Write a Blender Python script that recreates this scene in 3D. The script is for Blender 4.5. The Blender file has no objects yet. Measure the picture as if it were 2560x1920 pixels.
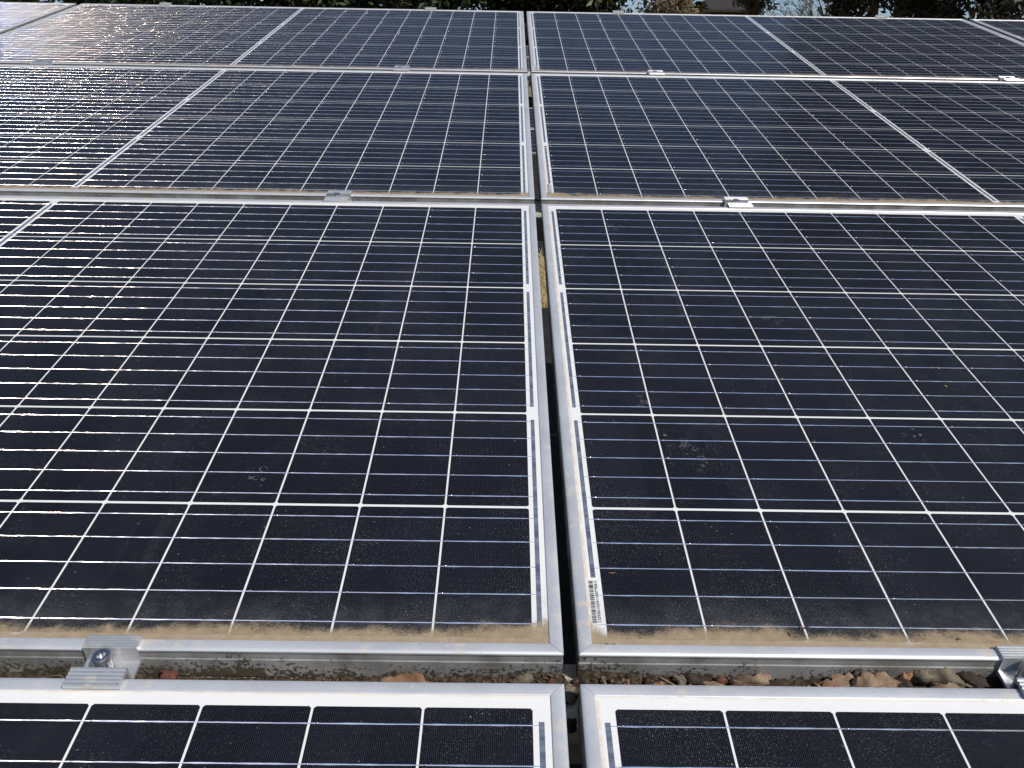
import bpy, bmesh, math, random
from mathutils import Matrix, Vector, Euler, noise
random.seed(7)
rad = math.radians
sc = bpy.context.scene
COL = sc.collection

# ------------------------------------------------------------------ frame of reference of the sloping array
ALPHA = rad(15)                       # tilt of the array
Z0 = 1.12
PL = Matrix.Translation((0, 0, Z0)) @ Matrix.Rotation(ALPHA, 4, 'X')
def P(u, v, h=0): return PL @ Vector((u, v, h))

# ------------------------------------------------------------------ camera
cam_d = bpy.data.cameras.new('camera'); cam = bpy.data.objects.new('camera', cam_d); COL.objects.link(cam)
cam_d.sensor_width = 36; cam_d.lens = 36 * 2120.99 / 2560
cam_d.clip_start = 0.02; cam_d.clip_end = 2000
Rc = (Matrix.Rotation(0.0004, 4, 'Z') @ Matrix.Rotation(-0.01632, 4, 'Y') @ Matrix.Rotation(1.00608, 4, 'X'))
cam.matrix_world = PL @ Matrix.Translation((-0.02978, -0.91719, 0.53606)) @ Rc
sc.camera = cam

# ------------------------------------------------------------------ light
L = Vector((0.47, -0.33, 0.82)).normalized()
Lw = (Matrix.Rotation(ALPHA, 3, 'X') @ L).normalized()
sun_d = bpy.data.lights.new('sun', 'SUN'); sun_d.energy = 4.2; sun_d.angle = rad(0.53); sun_d.color = (1.0, 0.95, 0.88)
sun = bpy.data.objects.new('sun', sun_d); COL.objects.link(sun)
sun.rotation_euler = Lw.to_track_quat('Z', 'Y').to_euler(); sun.location = (4, -4, 9)
w = bpy.data.worlds.new('World'); sc.world = w; w.use_nodes = True
wn = w.node_tree.nodes; wl = w.node_tree.links
sky = wn.new('ShaderNodeTexSky'); sky.sky_type = 'NISHITA'; sky.sun_disc = False
sky.sun_elevation = math.asin(Lw.z); sky.sun_rotation = math.atan2(Lw.x, Lw.y)
sky.air_density = 1.0; sky.dust_density = 0.7; sky.ozone_density = 2.0
wn['Background'].inputs[1].default_value = 0.095
wl.new(sky.outputs[0], wn['Background'].inputs[0])
sc.view_settings.view_transform = 'Standard'; sc.view_settings.look = 'None'
sc.view_settings.exposure = 0.0; sc.view_settings.gamma = 1.0
sc.cycles.max_bounces = 6; sc.cycles.sample_clamp_indirect = 4

# ------------------------------------------------------------------ helpers
class MB:
    def __init__(s): s.v = []; s.f = []
    def quad(s, a, b, c, d):
        n = len(s.v); s.v += [tuple(a), tuple(b), tuple(c), tuple(d)]; s.f.append((n, n+1, n+2, n+3))
    def rect(s, x0, y0, x1, y1, z): s.quad((x0, y0, z), (x1, y0, z), (x1, y1, z), (x0, y1, z))
    def box(s, x0, y0, z0, x1, y1, z1):
        n = len(s.v)
        s.v += [(x, y, z) for z in (z0, z1) for (x, y) in ((x0, y0), (x1, y0), (x1, y1), (x0, y1))]
        for f in ((3, 2, 1, 0), (4, 5, 6, 7), (0, 1, 5, 4), (1, 2, 6, 5), (2, 3, 7, 6), (3, 0, 4, 7)): s.f.append(tuple(n+i for i in f))
    def tube(s, pts, radii, k=6):
        n = len(s.v)
        for i, p in enumerate(pts):
            p = Vector(p); a = Vector(pts[max(0, i-1)]); b = Vector(pts[min(len(pts)-1, i+1)])
            d = (b-a).normalized(); x = d.orthogonal().normalized(); y = d.cross(x)
            for j in range(k):
                t = 2*math.pi*j/k; q = p + (x*math.cos(t)+y*math.sin(t))*radii[i]; s.v.append(tuple(q))
        for i in range(len(pts)-1):
            for j in range(k):
                s.f.append((n+i*k+j, n+i*k+(j+1) % k, n+(i+1)*k+(j+1) % k, n+(i+1)*k+j))
        s.f.append(tuple(n+j for j in range(k))[::-1]); s.f.append(tuple(n+(len(pts)-1)*k+j for j in range(k)))
    def mesh(s, name, mat, smooth=None):
        m = bpy.data.meshes.new(name); m.from_pydata(s.v, [], s.f); m.update()
        m.materials.append(mat)
        if smooth is not None:
            for p in m.polygons: p.use_smooth = True
            if smooth < 180: m.set_sharp_from_angle(angle=rad(smooth))
        return m
def obj(name, mesh, parent=None, mw=None):
    o = bpy.data.objects.new(name, mesh); COL.objects.link(o)
    if parent is not None: o.parent = parent
    if mw is not None: o.matrix_world = mw
    return o
def tag(o, label=None, cat=None, group=None, kind=None):
    for k, x in (('label', label), ('category', cat), ('group', group), ('kind', kind)):
        if x: o[k] = x
    return o
def empty(name, mw):
    o = bpy.data.objects.new(name, None); COL.objects.link(o); o.empty_display_size = .05; o.matrix_world = mw; return o
def copy_tree(o, parent=None):
    c = o.copy(); COL.objects.link(c); c.parent = parent
    for ch in o.children: copy_tree(ch, c)
    return c

# ------------------------------------------------------------------ node helpers
class NT:
    def __init__(s, name):
        s.m = bpy.data.materials.new(name); s.m.use_nodes = True; s.t = s.m.node_tree
        s.b = s.t.nodes['Principled BSDF']; s.out = s.t.nodes['Material Output']
    def n(s, typ, **kw):
        x = s.t.nodes.new(typ)
        for k, v in kw.items(): setattr(x, k, v)
        return x
    def l(s, a, b): s.t.links.new(a, b)
    def set(s, **kw):
        for k, v in kw.items():
            i = s.b.inputs[k.replace('_', ' ')]
            if isinstance(v, bpy.types.NodeSocket): s.l(v, i)
            else: i.default_value = (*v, 1) if isinstance(v, tuple) and len(v) == 3 else v
    def put(s, node, i, v):
        if v is None: return
        if isinstance(v, bpy.types.NodeSocket): s.l(v, node.inputs[i])
        else: node.inputs[i].default_value = v
    def math(s, op, a, b=None, c=None, clamp=False):
        x = s.n('ShaderNodeMath', operation=op); x.use_clamp = clamp
        s.put(x, 0, a); s.put(x, 1, b); s.put(x, 2, c); return x.outputs[0]
    def vmath(s, op, a, b=None):
        x = s.n('ShaderNodeVectorMath', operation=op); s.put(x, 0, a); s.put(x, 1, b); return x.outputs[0]
    def rng(s, v, a, b, c=0., d=1., smooth=True):
        x = s.n('ShaderNodeMapRange'); x.clamp = True
        if smooth: x.interpolation_type = 'SMOOTHSTEP'
        s.put(x, 0, v); x.inputs[1].default_value = a; x.inputs[2].default_value = b; x.inputs[3].default_value = c; x.inputs[4].default_value = d
        return x.outputs[0]
    def noise(s, vec, scale, detail=3, rough=.55, out=0):
        x = s.n('ShaderNodeTexNoise'); s.put(x, 'Vector', vec); x.inputs['Scale'].default_value = scale
        x.inputs['Detail'].default_value = detail; x.inputs['Roughness'].default_value = rough; return x.outputs[out]
    def mix(s, f, a, b, blend='MIX'):
        x = s.n('ShaderNodeMix', data_type='RGBA', blend_type=blend); s.put(x, 0, f)
        for i, v in ((6, a), (7, b)):
            if isinstance(v, tuple) and len(v) == 3: v = (*v, 1)
            s.put(x, i, v)
        return x.outputs[2]
    def coord(s, which='Object'): return s.n('ShaderNodeTexCoord').outputs[which]
    def xyz(s, v):
        x = s.n('ShaderNodeSeparateXYZ'); s.l(v, x.inputs[0]); return x.outputs
    def wpos(s): return s.n('ShaderNodeNewGeometry').outputs['Position']
    def wnorm(s): return s.n('ShaderNodeNewGeometry').outputs['Normal']
    def bump(s, h, strength=.3, dist=.001):
        x = s.n('ShaderNodeBump'); s.l(h, x.inputs['Height']); x.inputs['Strength'].default_value = strength; x.inputs['Distance'].default_value = dist
        return x.outputs[0]

# panel dimensions (m)
PU, PV = 0.0811, 0.1607
MU, H = 0.0235, 1.0
MV = .0155
MID = 0.013
W = 2*MU+20*PU+MID
LIP = 0.0108

def dust_nodes(t):
    """tan silt washed to the bottom lip of the glass, thin film above it, flecks everywhere; returns (silt, film, flecks)"""
    o = t.coord(); X, Y, Z = t.xyz(o); wp = t.wpos()
    big = t.noise(wp, 9, 3); mid = t.noise(wp, 60, 4); fine = t.noise(wp, 700, 2)
    corner = t.math('ADD', t.rng(X, LIP, LIP+.035, .010, 0.), t.rng(X, W-LIP-.035, W-LIP, 0., .010))
    yy = t.math('SUBTRACT', Y, t.math('MULTIPLY', t.math('SUBTRACT', big, .5), .030))
    yy = t.math('SUBTRACT', yy, t.math('MULTIPLY', t.math('SUBTRACT', mid, .5), .022))
    yy = t.math('SUBTRACT', yy, t.math('MULTIPLY', t.math('SUBTRACT', fine, .5), .012))
    yy = t.math('SUBTRACT', yy, corner)
    silt = t.rng(yy, .018, .030, .97, 0.)
    film = t.math('MULTIPLY', t.rng(yy, .022, .075, .42, 0.), t.math('MULTIPLY', t.rng(mid, .3, .7, .45, 1.), t.rng(t.noise(wp, 1100, 3, .7), .36, .66, .12, 1.)))
    patch = t.noise(wp, 4.5, 4, .6)
    hz = t.math('MULTIPLY', t.rng(patch, .40, .70, .0, .025), t.rng(t.noise(wp, 170, 3), .35, .7, .25, 1.))
    film = t.math('MAXIMUM', film, hz)
    sm = t.n('ShaderNodeMapping'); t.l(o, sm.inputs[0]); sm.inputs['Scale'].default_value = (70, 2.2, 1)
    strk = t.math('MULTIPLY', t.rng(t.noise(sm.outputs[0], 1., 3, .6), .58, .72, 0., .07), t.rng(big, .40, .65, 0., 1.))
    film = t.math('MAXIMUM', film, strk)
    ax = t.n('ShaderNodeMapping'); t.l(wp, ax.inputs[0]); ax.inputs['Scale'].default_value = (1, 1.5, 1); wob = t.vmath('ADD', ax.outputs[0], t.vmath('SCALE', t.noise(wp, 900, 2, .6, 1))); wob.node.inputs[3].default_value = 1.; wob.node.inputs[1].links[0].from_node.inputs[3].default_value = .0025
    v = t.n('ShaderNodeTexVoronoi'); v.inputs['Scale'].default_value = 230; t.l(wob, v.inputs['Vector'])
    rnd = t.n('ShaderNodeTexWhiteNoise'); t.l(v.outputs['Color'], rnd.inputs[0])
    sz = t.rng(rnd.outputs[0], .80, 1., 0., .17, False)
    fl = t.math('LESS_THAN', v.outputs['Distance'], sz)
    fl = t.math('MULTIPLY', fl, t.rng(t.noise(wp, 22, 3), .40, .70, .12, .62))
    fl2 = t.math('MULTIPLY', t.rng(t.noise(wp, 1000, 3, .7), .57, .74, 0, .50), t.rng(t.noise(wp, 13, 3), .38, .66, .22, 1.))
    fl = t.math('MAXIMUM', fl, fl2)
    # dried splash rings
    v2 = t.n('ShaderNodeTexVoronoi'); v2.inputs['Scale'].default_value = 85; t.l(wp, v2.inputs['Vector'])
    ring = t.rng(t.math('ABSOLUTE', t.math('SUBTRACT', v2.outputs['Distance'], t.math('MULTIPLY', mid, .55))), .02, .07, .22, 0.)
    zone = None
    for (u_, v_, r_) in ((.165, -.205, .034), (.128, -.105, .016), (.150, -.165, .02), (.33, .10, .02), (.145, .43, .025), (-.27, -.25, .02), (.42, -.16, .02)):
        ds = t.n('ShaderNodeVectorMath', operation='DISTANCE'); t.l(wp, ds.inputs[0]); ds.inputs[1].default_value = P(u_, v_, 0)
        z_ = t.rng(ds.outputs['Value'], r_*.5, r_, 1., 0.); zone = z_ if zone is None else t.math('MAXIMUM', zone, z_)
    ring = t.math('MULTIPLY', t.math('MULTIPLY', ring, 1.6), zone)
    ring = t.math('MULTIPLY', ring, t.rng(fine, .42, .6, 0, 1.))
    fl = t.math('MAXIMUM', fl, ring)
    fl = t.math('MULTIPLY', fl, t.math('SUBTRACT', 1., silt))
    return silt, film, fl, wp, X, Y
def dusty(t, base, rough, metal=0., coat=1., coat_rough=.1, spec=.5, amount=1.):
    silt, film, fl, wp, X, Y = dust_nodes(t)
    sc_ = t.mix(t.noise(wp, 130, 4), (.21, .155, .095), (.38, .30, .20))
    sc_ = t.mix(t.rng(t.noise(wp, 1900, 1), .66, .74), sc_, (.10, .07, .045))
    c = t.mix(film, base, (.150, .152, .155))
    c = t.mix(fl, c, (.42, .43, .42))
    c = t.mix(silt, c, sc_)
    inv = t.math('SUBTRACT', 1., silt)
    t.set(Base_Color=c, Roughness=t.math('MAXIMUM', silt, rough) if not isinstance(rough, float) else t.math('MAXIMUM', t.math('MULTIPLY', silt, .9), rough),
          Metallic=t.math('MULTIPLY', inv, metal), Coat_Weight=t.math('MULTIPLY', inv, coat), Coat_Roughness=coat_rough)
    t.b.inputs['Specular IOR Level'].default_value = spec
    t.b.inputs['Coat IOR'].default_value = 1.28
    return silt, film, fl, wp, X, Y

# ------------------------------------------------------------------ panel materials
def mat_cells():
    t = NT('silicon_cell')
    X, Y, Z = t.xyz(t.coord())
    fu = t.math('FRACT', t.math('DIVIDE', X, .00136))
    fing = t.math('MULTIPLY', t.math('LESS_THAN', fu, .16), .85)
    # broken cross lines between the busbars
    cy = t.math('FRACT', t.math('DIVIDE', t.math('SUBTRACT', Y, MV+.0008), PV/20.))
    dash = t.math('MULTIPLY', t.math('LESS_THAN', cy, .045), t.math('GREATER_THAN', t.math('FRACT', t.math('DIVIDE', X, .0036)), .55))
    dash = t.math('MULTIPLY', dash, .40)
    cellid = t.n('ShaderNodeCombineXYZ')
    t.put(cellid, 0, t.math('FLOOR', t.math('DIVIDE', X, PU))); t.put(cellid, 1, t.math('FLOOR', t.math('DIVIDE', Y, PV)))
    oi = t.n('ShaderNodeObjectInfo'); t.put(cellid, 2, oi.outputs['Random'])
    wn_ = t.n('ShaderNodeTexWhiteNoise'); t.l(cellid.outputs[0], wn_.inputs[0])
    base = t.mix(wn_.outputs[0], (.0021, .0025, .0048), (.0054, .0060, .0098))
    base = t.mix(t.math('MAXIMUM', fing, dash), base, (.040, .044, .062))
    dusty(t, base, .55, 0., .42, .14, .06)
    return t.m
def mat_backsheet():
    t = NT('white_backsheet')
    wp = t.wpos()
    X, Y, Z = t.xyz(t.coord())
    edge = t.math('MAXIMUM', t.rng(X, LIP, LIP+.004, 1., 0.), t.rng(Y, H-LIP-.003, H-LIP, 0., .5))
    edge = t.math('MULTIPLY', edge, t.rng(t.noise(wp, 70, 4), .3, .6, .15, .9))
    base = t.mix(edge, t.mix(t.noise(wp, 20), (.70, .70, .69), (.76, .75, .73)), (.58, .46, .32))
    dusty(t, base, .4, 0., .6, .12)
    return t.m
def mat_busbar():
    t = NT('tinned_ribbon')
    silt, film, fl, wp, X, Y = dusty(t, (.115, .12, .13), .42, .5, 0.)
    N = t.wnorm()
    seg = t.n('ShaderNodeCombineXYZ')
    t.put(seg, 0, t.math('MULTIPLY', X, 1.)); t.put(seg, 1, t.math('MULTIPLY', t.math('FLOOR', t.math('DIVIDE', t.math('SUBTRACT', Y, MV), PV/5)), 3.7))
    n1 = t.noise(seg.outputs[0], 38, 2); n2 = t.noise(seg.outputs[0], 110, 2, .7)
    jit = t.math('ADD', t.math('MULTIPLY', t.math('SUBTRACT', n1, .5), .24), t.math('MULTIPLY', t.math('SUBTRACT', n2, .5), .26))
    gv = t.math('MULTIPLY', t.rng(t.noise(seg.outputs[0], 75, 4, .7), .28, .72, .2, 1.5, False), -1.)
    cy_ = t.n('ShaderNodeCombineXYZ'); t.put(cy_, 1, gv); N2 = t.vmath('NORMALIZE', t.vmath('ADD', N, cy_.outputs[0]))
    add = None
    for k, colr, rg in ((.660, (.28, .33, .74), .16), (.620, (.44, .49, .56), .15), (.582, (.46, .35, .20), .15), (.70, (.24, .245, .25), .36)):
        cx = t.n('ShaderNodeCombineXYZ'); t.put(cx, 0, t.math('ADD', jit, k))
        nn = t.vmath('NORMALIZE', t.vmath('ADD', N2, cx.outputs[0]))
        g = t.n('ShaderNodeBsdfAnisotropic'); g.inputs['Roughness'].default_value = rg
        g.inputs['Color'].default_value = (*[c*.95 for c in colr], 1); t.l(nn, g.inputs['Normal'])
        if add is None: add = g.outputs[0]
        else:
            a = t.n('ShaderNodeAddShader'); t.l(add, a.inputs[0]); t.l(g.outputs[0], a.inputs[1]); add = a.outputs[0]
    mx = t.n('ShaderNodeMixShader'); t.put(mx, 0, t.math('SUBTRACT', .55, t.math('MULTIPLY', silt, .55)))
    t.l(t.b.outputs[0], mx.inputs[1]); t.l(add, mx.inputs[2]); t.l(mx.outputs[0], t.out.inputs[0])
    return t.m
def mat_strip():
    t = NT('interconnect_ribbon')
    wp = t.wpos(); X, Y, Z = t.xyz(t.coord())
    sn = t.n('ShaderNodeCombineXYZ'); t.put(sn, 1, Y)
    c = t.mix(t.rng(t.noise(sn.outputs[0], 60, 3, .7), .35, .65), (.13, .15, .21), (.30, .33, .40))
    dusty(t, c, .35, .45, .5, .15)
    return t.m
def mat_alu(name='anodised_aluminium', frame=True, base=(.76, .77, .79), rough=.40):
    t = NT(name)
    o = t.coord(); X, Y, Z = t.xyz(o); wp = t.wpos()
    side_ = None; st = t.n('ShaderNodeMapping'); t.l(o, st.inputs[0]); st.inputs['Scale'].default_value = (3, 3, 1)
    lng = t.noise(wp, 14, 4, .6)
    strk = t.n('ShaderNodeMapping'); t.l(wp, strk.inputs[0]); strk.inputs['Scale'].default_value = (2.5, 2.5, 2.5)
    c = t.mix(t.rng(lng, .3, .75, 0., .8), base, tuple(b*.80 for b in base))
    c = t.mix(t.math('MULTIPLY', t.rng(t.noise(wp, 420, 3, .7), .60, .72), .45), c, (.36, .34, .31))
    stain = t.math('MULTIPLY', t.rng(t.noise(wp, 55, 5, .68), .52, .66), t.rng(t.noise(wp, 7, 3), .38, .65, .08, .75))
    c = t.mix(stain, c, (.50, .42, .32))
    if frame:
        # lichen and soil on the outer side faces, thicker towards the foot
        hz = t.rng(Z, -.030, .0, .20, -.11, False)
        grow = t.math('ADD', t.noise(wp, 260, 4, .72), hz)
        grow = t.math('ADD', grow, t.math('MULTIPLY', t.math('SUBTRACT', t.noise(wp, 11, 3), .5), .55))
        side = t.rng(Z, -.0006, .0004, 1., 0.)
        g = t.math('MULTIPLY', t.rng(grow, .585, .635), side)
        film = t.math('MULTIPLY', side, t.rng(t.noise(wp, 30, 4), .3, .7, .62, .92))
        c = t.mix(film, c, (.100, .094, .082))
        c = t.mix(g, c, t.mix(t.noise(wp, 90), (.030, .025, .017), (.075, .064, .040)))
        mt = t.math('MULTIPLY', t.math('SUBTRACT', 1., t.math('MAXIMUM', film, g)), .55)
        # silt caught on the inner edge of the lip
        mt = t.math('MULTIPLY', mt, t.math('SUBTRACT', 1., stain))
        t.set(Metallic=mt, Roughness=t.math('MAXIMUM', t.math('MULTIPLY', t.math('MAXIMUM', film, g), .8), rough))
    else:
        t.set(Metallic=t.math('MULTIPLY', t.math('SUBTRACT', 1., stain), .72), Roughness=rough)
    t.set(Base_Color=c)
    t.l(t.bump(t.noise(wp, 900, 2), .08, .0004), t.b.inputs['Normal'])
    return t.m
def mat_simple(name, a, b, scale=40, rough=.8, metal=0., bump=.0, bdist=.002, detail=4, lo=.35, hi=.65, spec=.3):
    t = NT(name); wp = t.wpos(); n = t.noise(wp, scale, detail, .6)
    t.set(Base_Color=t.mix(t.rng(n, lo, hi), a, b), Roughness=rough, Metallic=metal)
    t.b.inputs['Specular IOR Level'].default_value = spec
    if bump: t.l(t.bump(t.noise(wp, scale*3, 4), bump, bdist), t.b.inputs['Normal'])
    return t.m
M_cell, M_back, M_bus, M_strip = mat_cells(), mat_backsheet(), mat_busbar(), mat_strip()
M_frame = mat_alu()
M_clamp = mat_alu('extruded_aluminium', False, (.62, .63, .64), .40)
M_beam = mat_simple('dusty_pale_steel', (.50, .47, .40), (.34, .31, .25), 60, .6, .15)
M_solder = mat_simple('bright_solder', (.85, .85, .86), (.75, .75, .78), 40, .22, .95)
M_ink = mat_simple('printed_ink', (.03, .03, .03), (.06, .06, .06), 200, .6)
M_steel = mat_simple('stainless_bolt', (.62, .63, .66), (.50, .50, .52), 300, .27, 1.)
M_rubber = mat_simple('dark_plastic', (.02, .02, .02), (.04, .04, .04), 60, .6)

# ------------------------------------------------------------------ panel meshes (origin: lower-left outer corner, z=0 is the glass)
def frame_mesh():
    b = MB()
    crown = [(.0, -.0014), (.0, .0003), (.0005, .0010), (.0012, .00138), (.0030, .00165), (.0055, .00175), (.0080, .00160), (.0102, .00125), (LIP, .0007)]
    prof = [(.0, -.0290), (.0, -.0096), (.0007, -.0087), (.0007, -.0024)] + crown + [(LIP, -.0002), (.0030, -.0002), (.0030, -.0275), (.025, -.0275), (.025, -.0290)]
    g = .00022
    cs = [(0, 0), (W, 0), (W, H), (0, H)]
    dirs = [((1, 0), (0, 1)), ((0, 1), (-1, 0)), ((-1, 0), (0, -1)), ((0, -1), (1, 0))]
    lens = [W, H, W, H]
    for k in range(4):
        (ax, ay), (nx, ny) = dirs[k]; ox, oy = cs[k]; Ln = lens[k]
        n0 = len(b.v); m = len(prof)
        steps = [0, 1]
        for e in steps:
            for d, z in prof:
                s = (d+g) if e == 0 else (Ln-d-g)
                b.v.append((ox+ax*s+nx*d, oy+ay*s+ny*d, z))
        for i in range(m):
            j = (i+1) % m
            b.f.append((n0+i, n0+m+i, n0+m+j, n0+j))
        b.f.append(tuple(n0+i for i in range(m))); b.f.append(tuple(n0+m+i for i in range(m))[::-1])
    bm = bmesh.new(); me = b.mesh('frame', M_frame); bm.from_mesh(me); bmesh.ops.recalc_face_normals(bm, faces=bm.faces); bm.to_mesh(me); bm.free()
    for p in me.polygons: p.use_smooth = True
    me.set_sharp_from_angle(angle=rad(33))
    return me
def cell_x(c): return MU+c*PU+(MID if c >= 10 else 0)
def cells_mesh():
    b = MB(); gx, gy, ch = .00092, .00160, .0017
    for c in range(20):
        for r in range(6):
            x0 = cell_x(c)+gx; x1 = cell_x(c)+PU-gx; y0 = MV+r*PV+gy; y1 = y0+PV-2*gy
            n = len(b.v); z = .0002
            b.v += [(x0+ch, y0, z), (x1-ch, y0, z), (x1, y0+ch, z), (x1, y1-ch, z), (x1-ch, y1, z), (x0+ch, y1, z), (x0, y1-ch, z), (x0, y0+ch, z)]
            b.f.append(tuple(range(n, n+8)))
    return b.mesh('cell_grid', M_cell)
def bus_rows():
    return [MV+r*PV+PV*(k+.5)/5 for r in range(6) for k in range(5)]
def busbar_mesh():
    b = MB(); rnd = random.Random(3)
    prof = [(-.00050, .0001), (-.00046, .00031), (-.00026, .00038), (0, .00044), (.00026, .00038), (.00046, .00031), (.00050, .0001)]
    for y in bus_rows():
        for half in range(2):
            xs = []
            c0 = half*10
            xs.append((cell_x(c0)-.006 if half == 0 else cell_x(c0)-.003, .5, 0))
            for c in range(c0, c0+10):
                a = cell_x(c)
                xs.append((a-.0008, .8, 0)); xs.append((a+.0035, 1., rnd.uniform(-.00004, .00004)))
                for q in (.14, .25, .36, .47, .58, .69, .80, .9): xs.append((a+PU*q, rnd.choice((1., 1., 1.1, 1.3, 1.6)) if c < 10 and half == 0 or half == 1 else 1., rnd.uniform(-.00005, .00005)))
                xs.append((a+PU-.0022, 1.25 if rnd.random() < .3 else 1., 0))
            xs.append((cell_x(c0+9)+PU+(.003 if half == 0 else .006), .5, 0))
            n0 = len(b.v); m = len(prof)
            for x, wd, dz in xs:
                dy = rnd.uniform(-.00006, .00006)
                for (py, pz) in prof: b.v.append((x, y+dy+py*wd, pz*(.9 if wd < 1 else 1)+(dz if pz > .0003 else 0)))
            for i in range(len(xs)-1):
                for j in range(m-1): b.f.append((n0+i*m+j, n0+(i+1)*m+j, n0+(i+1)*m+j+1, n0+i*m+j+1))
    return b.mesh('busbars', M_bus, 180)
def solder_into(me):
    b = MB(); rnd = random.Random(5)
    for y in bus_rows():
        for c in range(20):
            if rnd.random() < .12: continue
            x = cell_x(c)+.0055+rnd.uniform(-.0006, .0006); r = rnd.uniform(.0005, .0008)
            n = len(b.v)
            for k, (rr, z) in enumerate(((1, .0002), (.75, .0008), (.35, .00115))):
                for j in range(7):
                    t = 2*math.pi*j/7; b.v.append((x+r*1.5*rr*math.cos(t), y+r*rr*math.sin(t), z))
            b.v.append((x, y, .00125))
            for k in range(2):
                for j in range(7): b.f.append((n+k*7+j, n+k*7+(j+1) % 7, n+(k+1)*7+(j+1) % 7, n+(k+1)*7+j))
            for j in range(7): b.f.append((n+14+j, n+14+(j+1) % 7, n+21))
    sm = b.mesh('solder', M_solder, 180); me.materials.append(M_solder)
    bm = bmesh.new(); bm.from_mesh(me); k = len(bm.faces); bm.from_mesh(sm); bm.faces.ensure_lookup_table()
    for f in bm.faces[k:]: f.material_index = 1
    bm.to_mesh(me); bm.free(); return me
def strip_meshes():
    out = []; z0, z1 = .00015, .0004
    def s(x0, y0, x1, y1):
        b = MB(); b.box(x0, y0, z0-.0002, x1, y1, z1); out.append(b.mesh('interconnect_ribbon', M_strip))
    rows = bus_rows()
    for pair in range(3):
        ya = rows[pair*10]-.003; yb = rows[pair*10+9]+.003
        yl = .0845 if pair == 0 else ya
        s(MU-.0075, yl, MU-.0036, yb); s(W-MU+.0036, ya, W-MU+.0075, yb)
    for pair in range(3):
        xm = MU+10*PU
        s(xm+.0042, rows[pair*10]-.003, xm+MID-.0042, rows[pair*10+9]+.003)
    return out
def back_mesh():
    b = MB(); b.box(LIP-.004, LIP-.004, -.0030, W-LIP+.004, H-LIP+.004, 0.0)
    b.v = [(x, y, z if z < -.001 else 0.0) for x, y, z in b.v]
    return b.mesh('backsheet', M_back)
def barcode_mesh():
    b = MB(); rnd = random.Random(11)
    y = .0330
    while y < .0805:
        wd = rnd.choice((.00018, .00018, .00035, .00055)); b.rect(.0135, y, .0172, min(y+wd, .081), .0006); y += wd+rnd.choice((.00022, .0003, .0005, .0007))
    return b.mesh('barcode', M_ink)
def serial_mesh():
    c = bpy.data.curves.new('serial_number', 'FONT'); c.body = 'CS2958210209110507790813'; c.size = .0034; c.extrude = 0
    o = bpy.data.objects.new('tmp', c); COL.objects.link(o)
    bpy.context.view_layer.update()
    me = bpy.data.meshes.new_from_object(o.evaluated_get(bpy.context.evaluated_depsgraph_get()))
    bpy.data.objects.remove(o)
    xs = [v.co.x for v in me.vertices]; s = .0465/(max(xs)-min(xs))
    me.transform(Matrix.Translation((.0206, .0335, .0006)) @ Matrix.Rotation(rad(90), 4, 'Z') @ Matrix.Scale(s, 4, (1, 0, 0)))
    me.name = 'serial_number'; me.materials.clear(); me.materials.append(M_ink)
    return me

MESH = dict(frame=frame_mesh(), backsheet=back_mesh(), cell_grid=cells_mesh(), busbars=solder_into(busbar_mesh()),
            barcode=barcode_mesh(), serial_number=serial_mesh())
STRIPS = strip_meshes()
GP = 'framed solar panels set out in four rows'
GAP = .01195; UC = .0255
rowb = [-1.4957, -.4697, .5615, 1.5915]; rowh = [.0004, 0., -.0026, -.0002]; rowt = [0., -.0033, .0015, .0062]; rows_s = [-.0012, -.0002, .0001, .0014]
XL = {-2: UC-GAP/2-2*W-GAP*1.9, -1: UC-GAP/2-W, 0: UC+GAP/2, 1: UC+GAP/2+W+GAP*1.9}
def panel_mw(r, c):
    R_ = Matrix.Translation((XL[c]+rows_s[r], rowb[r]+.5*H, rowh[r])) @ Matrix.Rotation(rowt[r], 4, 'X') @ Matrix.Translation((0, -.5*H, 0))
    return PL @ R_
desc = {(0, -1): 'nearest solar panel on the left, only its top edge in view below the leafy gutter',
        (0, 0): 'nearest solar panel on the right, cropped by the bottom edge below the dead leaves',
        (1, -1): 'large left solar panel above the gutter, ribbons glinting blue and orange in the sun',
        (1, 0): 'large right solar panel above the gutter, brown silt along its foot and a barcode strip',
        (2, -1): 'left solar panel in the second row from the back, glittering lines at its left end',
        (2, 0): 'right solar panel in the second row from the back, dark with a pale centre strip',
        (3, -1): 'farthest left solar panel below the dark hedge, washed with rainbow glints',
        (3, 0): 'farthest right solar panel below the house and the tall trees',
        (3, -2): 'solar panel cut off by the top left corner behind a broad pale frame edge',
        (3, 1): 'solar panel sliver at the top right corner beyond a double frame edge',
        (0, -2): 'nearest row panel outside the left edge', (0, 1): 'nearest row panel outside the right edge',
        (1, -2): 'panel of the row above the gutter outside the left edge', (1, 1): 'panel of the row above the gutter outside the right edge',
        (2, -2): 'second row from the back, panel outside the left edge', (2, 1): 'second row from the back, panel outside the right edge'}
proto = None
def make_panel(mw):
    root = empty('solar_panel', mw)
    for k in ('frame', 'backsheet', 'cell_grid', 'busbars', 'barcode', 'serial_number'):
        obj(k, MESH[k], root)
    for m in STRIPS: obj('interconnect_ribbon', m, root)
    return root
for (r, c), lb in desc.items():
    if proto is None: o = proto = make_panel(panel_mw(r, c))
    else: o = copy_tree(proto); o.matrix_world = panel_mw(r, c)
    tag(o, lb, 'solar panel', GP)

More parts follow.
